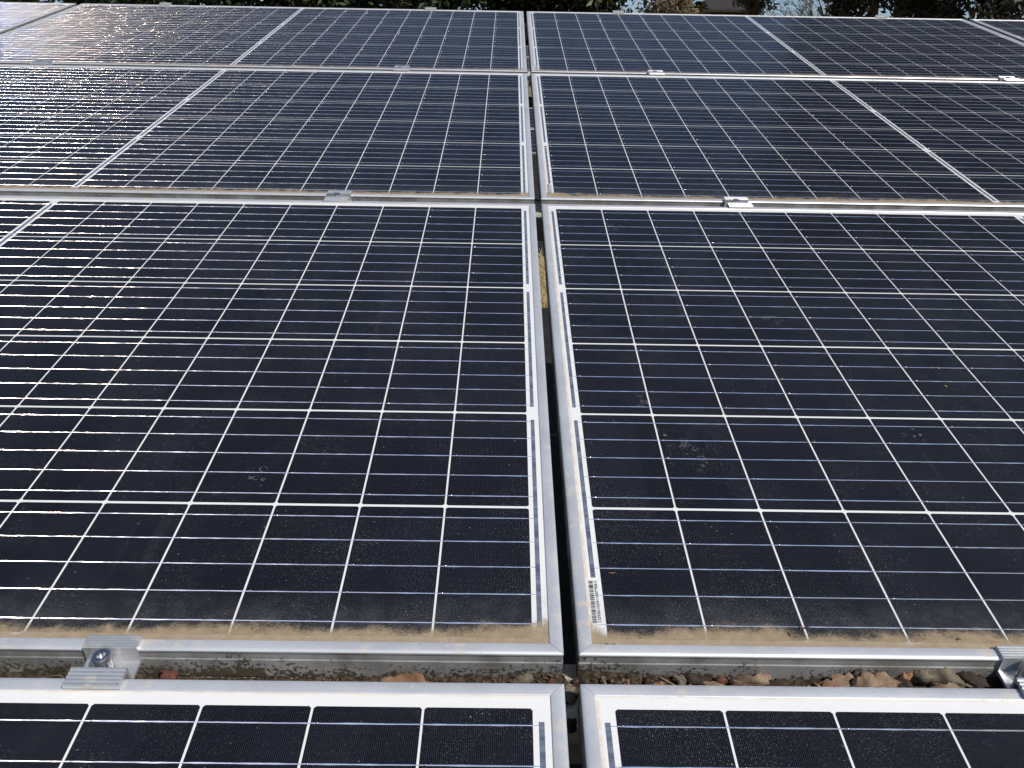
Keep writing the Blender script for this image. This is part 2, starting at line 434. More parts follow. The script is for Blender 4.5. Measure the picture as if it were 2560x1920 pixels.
# ------------------------------------------------------------------ support beams under the row gaps
gaps = [-.4827, .5459, 1.5765]
beam_spots = [(gaps[0], 'pale dusty support beam under the leaf filled gutter'),
              (gaps[1]+.02, 'support beam under the gap with the two nearer small clamps'),
              (gaps[2]+.05, 'support beam under the gap below the farthest panel row'),
              (2.50, 'support beam glimpsed in the middle gap near the top edge')]
bm_ = MB()
bm_.box(-3.4, -.030, -.0695, 3.4, .030, -.0295); bm_.box(-3.4, -.030, -.0735, 3.4, -.026, -.0695); bm_.box(-3.4, .026, -.0735, 3.4, .030, -.0695)
beam_mesh = bm_.mesh('support_beam', M_beam)
for v, lb in beam_spots:
    o = obj('support_beam', beam_mesh, None, PL @ Matrix.Translation((UC, v, 0))); tag(o, lb, 'beam', 'support beams under the panels')

# ------------------------------------------------------------------ clamps
def extrude_profile(prof, x0, x1, name, mat, smooth=None):
    b = MB(); m = len(prof)
    for x in (x0, x1):
        for y, z in prof: b.v.append((x, y, z))
    for i in range(m):
        j = (i+1) % m; b.f.append((i, j, m+j, m+i))
    b.f.append(tuple(range(m))[::-1]); b.f.append(tuple(range(m, 2*m)))
    bm = bmesh.new(); me = b.mesh(name, mat); bm.from_mesh(me); bmesh.ops.recalc_face_normals(bm, faces=bm.faces); bm.to_mesh(me); bm.free()
    return me
def ribs(y0, y1, z, n=5, dz=.0011):
    out = []; st = (y1-y0)/n
    for i in range(n):
        out += [(y0+st*i, z), (y0+st*(i+.30), z+dz), (y0+st*(i+.70), z+dz), (y0+st*(i+.98), z)]
    return out
def clamp_mesh():
    top = .0046
    prof = [(.0242, .0019)]
    prof += ribs(.0242, .0115, top)
    prof += [(.0112, -.0095), (-.0055, -.0105), (-.0062, -.0095)]
    prof += ribs(-.0065, -.0240, top)
    prof += [(-.0240, .0019), (-.0085, .0019), (-.0085, -.0130), (.0136, -.0130), (.0136, .0019)]
    return extrude_profile(prof, -.021, .021, 'clamp_body', M_clamp)
def bolt_mesh():
    b = MB(); k = 24
    rings = [(.0067, -.0168), (.0067, -.0012), (.0063, -.0004), (.0054, .0), (.0037, .0), (.0034, -.0008), (.0034, -.0052)]
    for r, z in rings:
        for j in range(k):
            t = 2*math.pi*j/k
            rr = r if r > .0032 else r*(1-.10*(j % 4 == 0))
            b.v.append((rr*math.cos(t), rr*math.sin(t), z))
    for i in range(len(rings)-1):
        for j in range(k): b.f.append((i*k+j, i*k+(j+1) % k, (i+1)*k+(j+1) % k, (i+1)*k+j))
    n = (len(rings)-1)*k; b.f.append(tuple(n+j for j in range(k)))
    return b.mesh('bolt', M_steel, 35)
def washer_mesh():
    b = MB(); k = 24
    for r, z in ((.0076, -.0180), (.0076, -.0166), (.0045, -.0166)):
        for j in range(k):
            t = 2*math.pi*j/k; b.v.append((r*math.cos(t), r*math.sin(t), z))
    for i in range(2):
        for j in range(k): b.f.append((i*k+j, i*k+(j+1) % k, (i+1)*k+(j+1) % k, (i+1)*k+j))
    return b.mesh('washer', M_steel, 35)
CM = dict(clamp_body=clamp_mesh(), bolt=bolt_mesh(), washer=washer_mesh())
def make_clamp():
    root = empty('mid_clamp', Matrix.Identity(4))
    obj('clamp_body', CM['clamp_body'], root)
    bo = obj('bolt', CM['bolt'], root); bo.matrix_world = Matrix.Translation((-.0025, .0032, .0072)) @ Matrix.Rotation(.06, 4, 'Y')
    obj('washer', CM['washer'], bo)
    return root
cl = [(-.3335, gaps[0], 'ribbed aluminium clamp with a shiny bolt over the gutter at lower left'),
      (.3845, gaps[0], 'bright ribbed clamp cut by the right edge over the gutter of dead leaves'),
      (-.3330, gaps[1], 'grey clamp in the second gap, left of the middle seam'),
      (.3850, gaps[1], 'sunlit white clamp in the second gap, right of the middle seam'),
      (-.3330, gaps[2], 'small clamp in the upper gap just left of the middle seam'),
      (.3850, gaps[2], 'small clamp in the upper gap right of the middle seam'),
      (1.3880, gaps[2], 'small white clamp in the upper gap near the right edge'),
      (-1.3420, gaps[2], 'small clamp in the upper gap near the left edge among the glints')]
cp = None
for u, v, lb in cl:
    if cp is None: cp = o = make_clamp()
    else: o = copy_tree(cp)
    tl = {gaps[0]: 0., gaps[1]: -.001, gaps[2]: .004}[v]
    o.matrix_world = PL @ Matrix.Translation((u, v, {gaps[0]: .0012, gaps[1]: -.0013, gaps[2]: -.0004}[v])) @ Matrix.Rotation(tl, 4, 'X'); tag(o, lb, 'clamp', 'clamps between the panel rows')
# end clamps on the top edge
def end_clamp():
    prof = ribs(-.013, .004, .0052) + [(.004, .0085), (.0075, .0085), (.0075, -.0330), (.0045, -.0330), (.0045, -.0300), (.0012, -.0300), (.0012, .0019), (-.013, .0019)]
    root = empty('end_clamp', Matrix.Identity(4))
    pr = [(-.0125, .0021), (-.0125, .0055), (.0012, .0055), (.0012, .0090), (.0090, .0090), (.0090, -.0335), (.0012, -.0335), (.0012, .0021)]
    obj('clamp_body', extrude_profile(pr, -.021, .021, 'end_clamp_body', M_clamp), root)
    bo = obj('bolt', CM['bolt'], root); bo.matrix_world = Matrix.Translation((0, .0052, .0112)) @ Matrix.Scale(.55, 4)
    return root
top_v = rowb[3]+H
ec = None
for u, lb in ((-1.3450, 'small clamp on the top edge below the left hedge'), (-.3330, 'small clamp on the top edge left of the middle seam'),
              (.3850, 'small clamp on the top edge right of the middle seam'), (1.3950, 'small pale clamp on the top edge below the tall dark trees')):
    if ec is None: ec = o = end_clamp()
    else: o = copy_tree(ec)
    o.matrix_world = PL @ Matrix.Translation((u, top_v, .0022)); tag(o, lb, 'clamp', 'clamps along the top edge')

# ------------------------------------------------------------------ gutter: soil, leaves, twigs
M_soil = mat_simple('dark_humus', (.022, .016, .010), (.085, .065, .042), 220, .95, 0, .8, .003)
def soil():
    b = MB(); nu, nv = 620, 14; u0, u1 = -.50, .52; va, vb = -.4935, -.4706
    for i in range(nu+1):
        u = u0+(u1-u0)*i/nu
        for j in range(nv+1):
            s = j/nv; v = va+(vb-va)*s
            q = Vector((u*9, v*9, 1.3)); heap = noise.noise(q)*.5+.5
            cen = math.exp(-((u-.045)/.075)**2); rt = math.exp(-((u-.25)/.12)**2)*.5; lf = math.exp(-((u+.34)/.10)**2)*.55
            bank = max(0., (s-.45)/.55)
            h = -.0322 + .0062*max(0., (s-.62)/.38)*(.6+heap) + .010*cen*(.6+.4*heap)*(.7+.3*bank) + .006*lf*heap*(.3+bank) + .013*rt*(.5+heap)*(.35+.65*bank)
            h += (noise.noise(Vector((u*170, v*170, 5)))*.0022 + noise.noise(Vector((u*520, v*520, 9)))*.0012)*(1+cen)
            h -= .0012
            if abs(u-UC) < .010: h -= .012*(1-abs(u-UC)/.010)
            b.v.append((u, v, h))
    for i in range(nu):
        for j in range(nv):
            a = i*(nv+1)+j; b.f.append((a, a+nv+1, a+nv+2, a+1))
    return b.mesh('soil', M_soil, 180)
o = obj('gutter_soil', soil(), None, PL.copy()); tag(o, 'dark crumbly soil caught in the gutter between the two near panel rows', 'soil', None, 'stuff')

def mat_leaf(name, a, b, vein):
    t = NT(name); o_ = t.coord(); X, Y, Z = t.xyz(o_)
    n = t.noise(o_, 90, 4, .6); c = t.mix(t.rng(n, .3, .7), a, b)
    lx = t.math('MULTIPLY', t.math('ABSOLUTE', Y), 1.2)
    f = t.math('FRACT', t.math('MULTIPLY', t.math('SUBTRACT', X, lx), 160.))
    ve = t.math('MAXIMUM', t.math('MULTIPLY', t.math('LESS_THAN', f, .12), .5), t.math('MULTIPLY', t.math('LESS_THAN', t.math('ABSOLUTE', Y), .0004), .8))
    c = t.mix(ve, c, vein); t.set(Base_Color=c, Roughness=.75)
    t.b.inputs['Specular IOR Level'].default_value = .25
    t.l(t.bump(n, .5, .001), t.b.inputs['Normal'])
    return t.m
M_ltan = mat_leaf('dry_tan_leaf', (.28, .20, .14), (.17, .12, .08), (.14, .08, .05))
M_lor = mat_leaf('dry_orange_leaf', (.27, .15, .085), (.17, .095, .05), (.20, .09, .04))
M_lgrey = mat_leaf('weathered_grey_leaf', (.17, .14, .10), (.09, .075, .055), (.07, .06, .04))
M_lred = mat_leaf('dry_red_leaf', (.13, .05, .034), (.07, .03, .022), (.06, .02, .015))
M_ldark = mat_leaf('rotting_dark_leaf', (.050, .033, .024), (.020, .014, .011), (.015, .01, .01))
M_twig = mat_simple('dry_twig', (.28, .22, .14), (.16, .12, .08), 300, .85)
M_dtwig = mat_simple('dark_twig', (.03, .02, .015), (.06, .045, .03), 300, .9)
def leaf(label, mat, u, v, h, ln, wd, rot=(0, 0, 0), bend=0., cup=0., curl=0., seed=0, name='dead_leaf'):
    if u > .085 and name == 'dead_leaf': ln *= 1.3
    rnd = random.Random(seed); b = MB(); nx, ny = 22, 8
    ph = rnd.uniform(0, 6); twist = rnd.uniform(-1.5, 1.5)
    for side in (0, 1):
        for i in range(nx+1):
            s = i/nx; half = wd/2*(math.sin(math.pi*min(1, s*.97+.03))**.75)*(1-.25*s)*(1+.13*math.sin(s*23+ph)*(s > .1)+.10*math.sin(s*51+ph*2))
            for j in range(ny+1):
                q = j/ny*2-1; x = (s-.5)*ln; y = half*q
                z = -cup*(q*q)*wd*.5*(1.0) + bend*((s-.5)**2)*ln*-2
                z += math.sin(s*9+ph+q*2)*.03*ln + noise.noise(Vector((s*4+seed, q*2, seed)))*.16*wd + .10*wd*abs(q)**3*math.sin(s*14+ph)
                tw = (s-.5)*twist; y, z = y*math.cos(tw)-z*math.sin(tw), y*math.sin(tw)+z*math.cos(tw)
                if curl and q > 0:
                    a = curl*q; y = half*math.sin(a)/max(curl, .01)*1.0; z += half*(1-math.cos(a))/curl
                b.v.append((x, y, z-(.00035 if side else 0)))
    K = (nx+1)*(ny+1)
    for i in range(nx):
        for j in range(ny):
            a = i*(ny+1)+j; b.f.append((a, a+ny+1, a+ny+2, a+1)); b.f.append((K+a, K+a+1, K+a+ny+2, K+a+ny+1))
    rim = [i*(ny+1) for i in range(nx+1)]+[nx*(ny+1)+j for j in range(1, ny+1)]+[i*(ny+1)+ny for i in range(nx-1, -1, -1)]+[j for j in range(ny-1, 0, -1)]
    for i in range(len(rim)):
        a, c = rim[i], rim[(i+1) % len(rim)]; b.f.append((a, K+a, K+c, c))
    o = obj(name, b.mesh(name, mat, 60), None, PL @ Matrix.Translation((u, v, h+.003+(.0035 if u > .085 else 0))) @ Euler([rad(x) for x in rot]).to_matrix().to_4x4())
    tag(o, label, 'leaf', 'dead leaves in the gutter'); return o
vg = gaps[0]
leaf('orange brown curled leaf lying in the gutter left of the middle seam', M_lor, -.0985, vg-.003, -.0200, .050, .024, (25, 10, -6), .25, .3, .6, 1)
leaf('crumpled rust red leaf beside the lower left clamp', M_lred, -.2830, vg+.001, -.0200, .018, .022, (50, 8, 85), .5, .9, 0, 2)
leaf('ragged grey leaf wedged where the four near panels meet', M_lgrey, .0275, vg-.004, -.0220, .019, .016, (42, 10, 75), .4, .5, 0, 3)
leaf('dark rotting leaf sunk in the middle seam between the nearest panels', M_ldark, .0265, vg-.026, -.0300, .020, .011, (30, 20, 80), .3, .4, 0, 4)
leaf('long pale tan rolled leaf in the gutter right of the cypress sprig', M_ltan, .1450, vg-.003, -.0225, .046, .020, (-20, 6, -8), .3, .4, .9, 5)
leaf('flat pale scrap of leaf under the long thin twig', M_ltan, .1080, vg-.005, -.0245, .026, .014, (-12, 4, 12), .2, .2, 0, 6)
leaf('shrivelled black leaf in the gutter left of the tan chip', M_ldark, .1960, vg+.002, -.0240, .020, .017, (40, 20, 50), .8, .9, 0, 7)
leaf('small tan chip of leaf beside the bright orange scrap', M_ltan, .2120, vg-.005, -.0225, .013, .012, (20, 5, 10), .3, .4, 0, 8)
leaf('small bright orange curled scrap standing in the gutter', M_lor, .2205, vg-.002, -.0215, .013, .009, (60, 10, 80), .6, .4, 0, 9)
leaf('broad tan leaf with dark side veins, left of the standing leaves', M_ltan, .2640, vg-.001, -.0205, .036, .028, (34, -12, 6), .3, .5, 0, 10)
leaf('dark folded leaf just right of the broad veined leaf', M_ldark, .2920, vg+.001, -.0240, .026, .018, (30, 14, -18), .7, .8, 0, 11)
leaf('black pointed leaf scrap standing behind the veined leaf', M_ldark, .2510, vg+.007, -.0190, .013, .008, (75, 0, 70), .2, .2, 0, 12)
leaf('large grey brown leaf arching up near the right clamp', M_lgrey, .3220, vg+.003, -.0180, .033, .026, (52, 16, -14), .6, .9, 0, 13)
leaf('tan veined leaf lying in front of the large arching leaf', M_ltan, .3200, vg-.008, -.0185, .036, .020, (22, 4, -2), .35, .4, 0, 14)
leaf('dark curved leaf with a pale rim against the right clamp shadow', M_ldark, .3480, vg+.001, -.0210, .030, .024, (38, 10, -10), .7, .8, 0, 15)
leaf('small tan scrap behind the middle seam heap', M_lor, .0480, vg+.001, -.0225, .008, .006, (35, 10, 60), .4, .4, 0, 16)
leaf('brown leaf fragment in the soil left of the grey leaf', M_lred, .0130, vg+.002, -.0215, .014, .010, (45, 8, 70), .5, .6, 0, 17)
leaf('thin tan leaf strip lying between the two right leaf heaps', M_ltan, .2370, vg-.003, -.0235, .022, .010, (20, 8, 20), .4, .5, 0, 18)
leaf('pale curled scrap in the soil at the far left of the gutter', M_lgrey, -.3900, vg+.001, -.0255, .016, .010, (30, 10, 40), .6, .6, 0, 19)

leaf('tan leaf curled on edge left of the broad veined leaf', M_ltan, .1750, vg+.002, -.0215, .034, .018, (48, 6, 14), .7, .8, .9, 41)
leaf('dark leaf lying across the gutter between the sprig and the rolled leaf', M_ldark, .1230, vg+.004, -.0225, .030, .014, (40, -8, -16), .6, .7, .8, 42)
leaf('pinkish tan leaf bent over beside the tan chip', M_ltan, .2450, vg+.002, -.0205, .026, .018, (50, 14, 28), .9, .8, .7, 43)
leaf('curled grey leaf leaning on the frame left of the right clamp', M_lgrey, .3050, vg+.006, -.0195, .026, .016, (58, -10, -8), .7, .9, .8, 44)
leaf('grey leaf tilted in the soil left of the middle seam', M_lgrey, -.0080, vg+.004, -.0205, .022, .013, (50, 8, 30), .7, .8, .7, 45)
rnd = random.Random(31)
for i in range(34):
    u = rnd.uniform(.085, .345) if i < 24 else rnd.uniform(-.10, .08)
    m = rnd.choice([M_ltan, M_ldark, M_ldark, M_lgrey, M_lred, M_lgrey, M_ldark, M_lor])
    leaf('small curled scrap of dead leaf among the heap in the gutter', m, u, vg+rnd.uniform(-.008, .009), -.0255+rnd.uniform(0, .004), rnd.uniform(.010, .020), rnd.uniform(.006, .012),
         (rnd.uniform(-50, 60), rnd.uniform(-30, 30), rnd.uniform(0, 180)), rnd.uniform(.3, .9), rnd.uniform(.3, .9), rnd.choice([0, 0, .8]), 60+i, 'leaf_scrap')['group'] = 'small leaf scraps heaped in the gutter'
def twig(label, pts, r0, r1, mat, name='twig', grp='twigs on the panels', cat='twig', kids=0, seed=0):
    rnd = random.Random(seed); b = MB(); c = Vector(pts[0]); n = len(pts)
    pp = [Vector(p)-c for p in pts]
    b.tube(pp, [r0+(r1-r0)*i/(n-1) for i in range(n)], 6)
    for k in range(kids):
        f = rnd.uniform(.08, .97)*(n-1); i = min(n-2, int(f)); p = pp[i].lerp(pp[i+1], f-i); d = (pp[i+1]-pp[i]).normalized()
        q = (d+Vector((rnd.uniform(-1, 1), rnd.uniform(-1, 1), rnd.uniform(-.1, .9)))).normalized()*rnd.uniform(.003, .008)
        b.tube([p, p+q*.5, p+q+Vector((0, 0, -.0006))], [r0*1.1, r0*1.3, r0*.5], 5)
    o = obj(name, b.mesh(name, mat, 180), None, PL @ Matrix.Translation(c)); tag(o, label, cat, grp); return o
twig('short pale stick leaning across the soil right of the middle seam', [(.0500, vg+.008, -.0170), (.0535, vg+.001, -.0200), (.0600, vg-.010, -.0215)], .0013, .0011, M_twig)
twig('orange dry cypress sprig lying in the gutter', [(.0640, vg+.004, -.0225), (.0740, vg+.001, -.0228), (.0830, vg-.003, -.0232), (.0950, vg-.007, -.0250)], .0007, .0005, M_lor, 'cypress_sprig', None, 'sprig', 46, 4)
twig('long thin grey twig slanting down the gutter right of the sprig', [(.0960, vg+.010, -.0190), (.1050, vg+.006, -.0210), (.1180, vg-.001, -.0245)], .0008, .0005, M_twig)
twig('thin arched stem at the left tip of the orange brown leaf', [(-.1330, vg-.011, -.0290), (-.1290, vg-.003, -.0215), (-.1230, vg+.002, -.0185), (-.1170, vg+.003, -.0190)], .0004, .0006, M_ldark)
twig('small curved stem hooping over the soil left of the lower left clamp', [(-.3900, vg+.006, -.0300), (-.3850, vg+.008, -.0235), (-.3780, vg+.008, -.0220), (-.3700, vg+.006, -.0290)], .0005, .0004, M_lgrey)
twig('pale thin straw poking from under the lower left clamp', [(-.3145, vg-.003, -.0160), (-.3080, vg-.008, -.0185), (-.3030, vg-.010, -.0195)], .0006, .0004, M_twig, 'straw')
twig('hooked dark twig on the silt of the left panel foot', [(-.0485, -.4390, .0008), (-.0480, -.4430, .0009), (-.0465, -.4445, .0010), (-.0448, -.4440, .0008)], .0005, .0003, M_dtwig)
twig('knobbly dark twig on the silt of the right panel foot', [(.2010, -.4500, .0010), (.2055, -.4470, .0012), (.2105, -.4450, .0009), (.2165, -.4395, .0010), (.2185, -.4400, .0009)], .0006, .0004, M_dtwig, kids=5, seed=2)
twig('short upright splinter on the silt beside the serial number', [(.0635, -.4395, .0010), (.0640, -.4490, .0010)], .0006, .0005, M_dtwig)
twig('reddish curled scrap at the corner of the right panel foot', [(.0520, -.4560, .0010), (.0550, -.4585, .0015), (.0590, -.4585, .0015), (.0620, -.4560, .0010)], .0006, .0005, M_lred, 'bark_scrap', 'scraps on the panel glass', 'scrap')
twig('dark red crumb on the silt near the lower right clamp', [(.3370, -.4500, .0010), (.3390, -.4485, .0018), (.3415, -.4500, .0010)], .0012, .0008, M_lred, 'bark_scrap', 'scraps on the panel glass', 'scrap')
twig('orange seed scale lying beside the barcode', [(.0625, -.3790, .0010), (.0655, -.3795, .0013), (.0690, -.3790, .0010)], .0006, .0007, M_lor, 'seed_scale', 'scraps on the panel glass', 'scrap')
M_seed = mat_simple('yellow_seed', (.50, .40, .18), (.38, .28, .10), 200, .6)
twig('pale yellow seed on the dark glass, upper of two at right', [(.5030, -.0205, .001), (.5050, -.0235, .0013)], .0008, .0009, M_seed, 'seed', 'seeds on the right panel', 'seed')
twig('pale yellow seed on the dark glass, lower of two at right', [(.4955, -.0620, .001), (.4960, -.0655, .0013)], .0007, .0008, M_seed, 'seed', 'seeds on the right panel', 'seed')
twig('small tan pebble like crumb on the soil left of the orange leaf', [(-.1400, vg+.005, -.0265), (-.1380, vg+.005, -.0250), (-.1355, vg+.005, -.0265)], .0015, .0014, M_lor, 'bark_crumb', None, 'crumb')
# crumbs thrown over the soil and silt: uncountable
b = MB(); rnd = random.Random(21)
for i in range(900):
    if i < 700:
        u = rnd.gauss(.05, .16); v = rnd.uniform(-.4925, -.472); h = -.0278+.008*math.exp(-((u-.045)/.075)**2)
        if v > -.480: h += .002
    else:
        u = rnd.uniform(-.45, .5); v = -.4697+LIP+abs(rnd.gauss(0, .006))+.0005; h = .0005
        if abs(u-UC) < .019: continue
    s = rnd.uniform(.0004, .0013) if i >= 700 else rnd.uniform(.0006, .0022)
    if i >= 700: s *= .8
    c = Vector((u, v, h)); q = [c+Vector((rnd.uniform(-1, 1), rnd.uniform(-1, 1), rnd.uniform(-.2, 1)))*s for _ in range(5)]
    n = len(b.v); b.v += [tuple(x) for x in q]; b.f += [(n, n+1, n+2), (n, n+2, n+3), (n, n+3, n+4), (n+1, n+2, n+4)]
o = obj('litter_crumbs', b.mesh('litter_crumbs', mat_simple('litter', (.04, .028, .018), (.20, .13, .08), 400, .9)), None, PL.copy())
tag(o, 'fine dark crumbs of bark and leaf scattered along the gutter', 'crumbs', None, 'stuff')

# ------------------------------------------------------------------ ground, aisle, arrays beyond
def gz(x, y):
    z = 0.
    if y > 10: z += min(1., (y-10)/6.)*1.0
    if y > 18: z += (y-18)*.045
    return z
M_ground = mat_simple('dry_grass_ground', (.30, .22, .11), (.13, .11, .045), 3., .95, 0, .6, .02)
b = MB()
ys = [-40, -10, -3, 0, 3, 6, 8, 10, 12, 14, 16, 18, 22, 28, 36, 50, 80, 130, 220, 400]; xs = [-300, -120, -60, -30, -15, -8, -4, 0, 4, 8, 15, 30, 60, 120, 300]
for y in ys:
    for x in xs: b.v.append((x, y, gz(x, y)))
for i in range(len(ys)-1):
    for j in range(len(xs)-1):
        a = i*len(xs)+j; b.f.append((a, a+1, a+1+len(xs), a+len(xs)))
o = obj('ground', b.mesh('ground', M_ground, 180)); tag(o, kind='structure')
M_shade = mat_simple('black_shade_sheet', (.012, .012, .012), (.022, .021, .019), 6., .9, 0, .3, .01)  # added black sheets: the shade under both arrays put into a ground colour
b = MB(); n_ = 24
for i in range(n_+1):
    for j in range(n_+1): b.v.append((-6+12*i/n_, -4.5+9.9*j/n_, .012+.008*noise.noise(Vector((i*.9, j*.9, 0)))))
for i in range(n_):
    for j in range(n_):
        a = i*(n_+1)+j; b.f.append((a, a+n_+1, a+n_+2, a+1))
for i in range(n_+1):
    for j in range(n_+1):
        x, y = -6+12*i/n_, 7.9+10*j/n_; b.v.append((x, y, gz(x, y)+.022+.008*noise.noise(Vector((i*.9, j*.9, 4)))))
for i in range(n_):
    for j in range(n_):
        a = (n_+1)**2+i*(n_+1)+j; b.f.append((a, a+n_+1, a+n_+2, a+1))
o = obj('shade_sheet', b.mesh('shade_sheet', M_shade, 180)); tag(o, kind='structure')
# dry straw in the aisle behind the array
b = MB(); rnd = random.Random(4)
for i in range(5200):
    x = rnd.uniform(-1.2, 1.6); y = rnd.uniform(5.35, 8.0); a = rnd.uniform(0, math.pi); ln = rnd.uniform(.05, .20)
    d = Vector((math.cos(a), math.sin(a), rnd.uniform(0, .5)))*ln; p = Vector((x, y, gz(x, y)+.002+rnd.uniform(0, .03))); sd = Vector((-math.sin(a), math.cos(a), 0))*.003
    b.quad(p-sd, p+sd, p+d+sd*.4, p+d-sd*.4)
o = obj('dry_grass', b.mesh('dry_grass', mat_simple('straw', (.55, .42, .22), (.32, .22, .10), 30, .9))); tag(o, 'dry straw on the ground seen through the seam between the panels', 'dry grass', None, 'stuff')
GB = 'solar panels of the arrays beyond'
for k, (x, y0, z0, lb) in enumerate(((-.86, 9.4, 1.02, 'distant solar panel glimpsed low through the middle seam, front row'), (-.86, 10.40, 1.29, 'distant solar panel glimpsed through the middle seam, behind the front row'),
                                     (-.86, 14.6, 2.22, 'distant solar panel glimpsed high through the middle seam, lower row'), (-.86, 15.60, 2.49, 'distant solar panel glimpsed high through the middle seam, top row'))):
    o = copy_tree(proto); o.matrix_world = Matrix.Translation((x, y0, z0)) @ Matrix.Rotation(ALPHA, 4, 'X'); tag(o, lb, 'solar panel', GB)
M_post = mat_simple('galvanised_post', (.30, .31, .32), (.20, .21, .22), 20, .5, .6)
b = MB(); b.box(-.03, -.03, -.1, .03, .03, 1.0); b.box(-.05, -.05, -.02, .05, .05, .012)
pm = b.mesh('support_post', M_post)
for (x, y, h) in ((-.7, 9.55, .97), (.7, 9.55, .97), (-.7, 11.2, 1.25), (.7, 11.2, 1.25), (-.7, 14.8, 1.42), (.7, 14.8, 1.42), (-.7, 16.4, 1.6), (.7, 16.4, 1.6)):
    o = obj('support_post', pm, None, Matrix.Translation((x, y, gz(x, y))) @ Matrix.Scale(h, 4, (0, 0, 1))); tag(o, 'galvanised square post carrying a solar array beyond the seam', 'post', 'posts under the arrays beyond')

# ------------------------------------------------------------------ vegetation
CAMXY = Vector(cam.matrix_world.translation)
def at(az, d):
    a = rad(az); x = CAMXY.x+d*math.sin(a); y = CAMXY.y+d*math.cos(a); return x, y, gz(x, y)
def mat_foliage(name, cols, rough=.5, trans=.25):
    t = NT(name); g = t.n('ShaderNodeNewGeometry')
    r = g.outputs['Random Per Island']
    cr = t.n('ShaderNodeValToRGB'); t.l(r, cr.inputs[0]); e = cr.color_ramp.elements
    e[0].color = (*cols[0], 1); e[1].color = (*cols[-1], 1)
    for i, c in enumerate(cols[1:-1]): q = e.new((i+1)/(len(cols)-1)); q.color = (*c, 1)
    t.set(Base_Color=cr.outputs[0], Roughness=rough)
    t.b.inputs['Specular IOR Level'].default_value = .4
    tr = t.n('ShaderNodeBsdfTranslucent'); t.l(cr.outputs[0], tr.inputs[0])
    mx = t.n('ShaderNodeMixShader'); mx.inputs[0].default_value = trans
    t.l(t.b.outputs[0], mx.inputs[1]); t.l(tr.outputs[0], mx.inputs[2]); t.l(mx.outputs[0], t.out.inputs[0])
    return t.m
M_ever = mat_foliage('evergreen_leaves', [(.006, .010, .004), (.010, .016, .006), (.022, .034, .010), (.09, .12, .035)])
M_dark = mat_foliage('dark_conifer_leaves', [(.004, .006, .004), (.008, .010, .006), (.016, .018, .009), (.07, .06, .03)])
M_olive = mat_foliage('olive_leaves', [(.06, .06, .02), (.11, .10, .035), (.16, .13, .06)])
M_tanf = mat_foliage('dry_tan_foliage', [(.14, .10, .06), (.22, .17, .10), (.30, .24, .15)])
M_bark = mat_simple('grey_brown_bark', (.12, .095, .07), (.06, .045, .035), 12, .9, 0, .5, .02)
M_lbark = mat_simple('pale_tan_bark', (.34, .27, .17), (.22, .17, .10), 9, .9, 0, .5, .02)
M_bare = mat_simple('pinkish_bare_twigs', (.30, .22, .20), (.20, .15, .13), 3, .9)
M_brown = mat_simple('brown_bare_twigs', (.16, .12, .09), (.10, .075, .055), 3, .9)
def crown_mesh(name, mat, rx, ry, z0, z1, n, size, seed, clumps=60, shape=1., inner=True):
    rnd = random.Random(seed); b = MB(); cs = []
    while len(cs) < clumps:
        x, y, z = rnd.uniform(-1, 1), rnd.uniform(-1, 1), rnd.uniform(-1, 1)
        r = math.sqrt(x*x+y*y+z*z)
        if r > 1 or (r < .35 and rnd.random() < .6): continue
        k = 1-.55*max(0, z)*shape
        cs.append((Vector((x*rx*k, y*ry*k, (z0+z1)/2+z*(z1-z0)/2)), rnd.uniform(.5, 1.2)))
    for i in range(n):
        c, s = cs[rnd.randrange(clumps)]
        R = min(rx, ry)*.34*s
        p = c+Vector((rnd.gauss(0, 1), rnd.gauss(0, 1), rnd.gauss(0, .7)))*R*.55
        d = Vector((rnd.gauss(0, 1), rnd.gauss(0, 1), rnd.gauss(0, 1)+.4)).normalized(); x = d.orthogonal().normalized(); y = d.cross(x)
        a = rnd.uniform(0, 6.28); x, y = x*math.cos(a)+y*math.sin(a), y*math.cos(a)-x*math.sin(a)
        sz = size*rnd.uniform(.5, 1.3); nn = len(b.v)
        b.v += [tuple(p-x*sz), tuple(p-y*sz*.42+d*sz*.1), tuple(p+x*sz), tuple(p+y*sz*.42+d*sz*.1)]; b.f.append((nn, nn+1, nn+2, nn+3))
    return b.mesh(name, mat)
def trunk_mesh(mat, h, r, seed, limbs=7, name='trunk'):
    rnd = random.Random(seed); b = MB(); pts = []; x = y = 0
    for i in range(7):
        pts.append(Vector((x, y, h*i/6-.2*(i == 0)))); x += rnd.uniform(-1, 1)*h*.012; y += rnd.uniform(-1, 1)*h*.012
    b.tube(pts, [r*(1.25 if i == 0 else 1-.13*i) for i in range(7)], 9)
    for k in range(limbs):
        f = rnd.uniform(.25, .95)*6; i = min(5, int(f)); p = pts[i].lerp(pts[i+1], f-i); a = rnd.uniform(0, 6.28); l = h*rnd.uniform(.12, .28)
        d = Vector((math.cos(a), math.sin(a), rnd.uniform(.2, .8)))
        b.tube([p, p+d*l*.5, p+d*l+Vector((0, 0, l*.15))], [r*.32, r*.2, r*.06], 6)
    return b.mesh(name, mat, 60)
def tree(label, cat, az, d, h, tr, crown, mat, bark, seed, name='tree', group=None, limbs=7, n=7000, size=.10, lowest=None, clumps=70, shape=1.):
    x, y, z = at(az, d); root = empty(name, Matrix.Translation((x, y, z))); tag(root, label, cat, group)
    obj('trunk', trunk_mesh(bark, h*.92, tr, seed, limbs), root)
    lo = lowest if lowest is not None else h*.12
    obj('crown', crown_mesh('crown', mat, crown, crown, lo, h, n, size, seed+50, clumps, shape), root)
    return root
GH = 'evergreen trees along the back on the left'
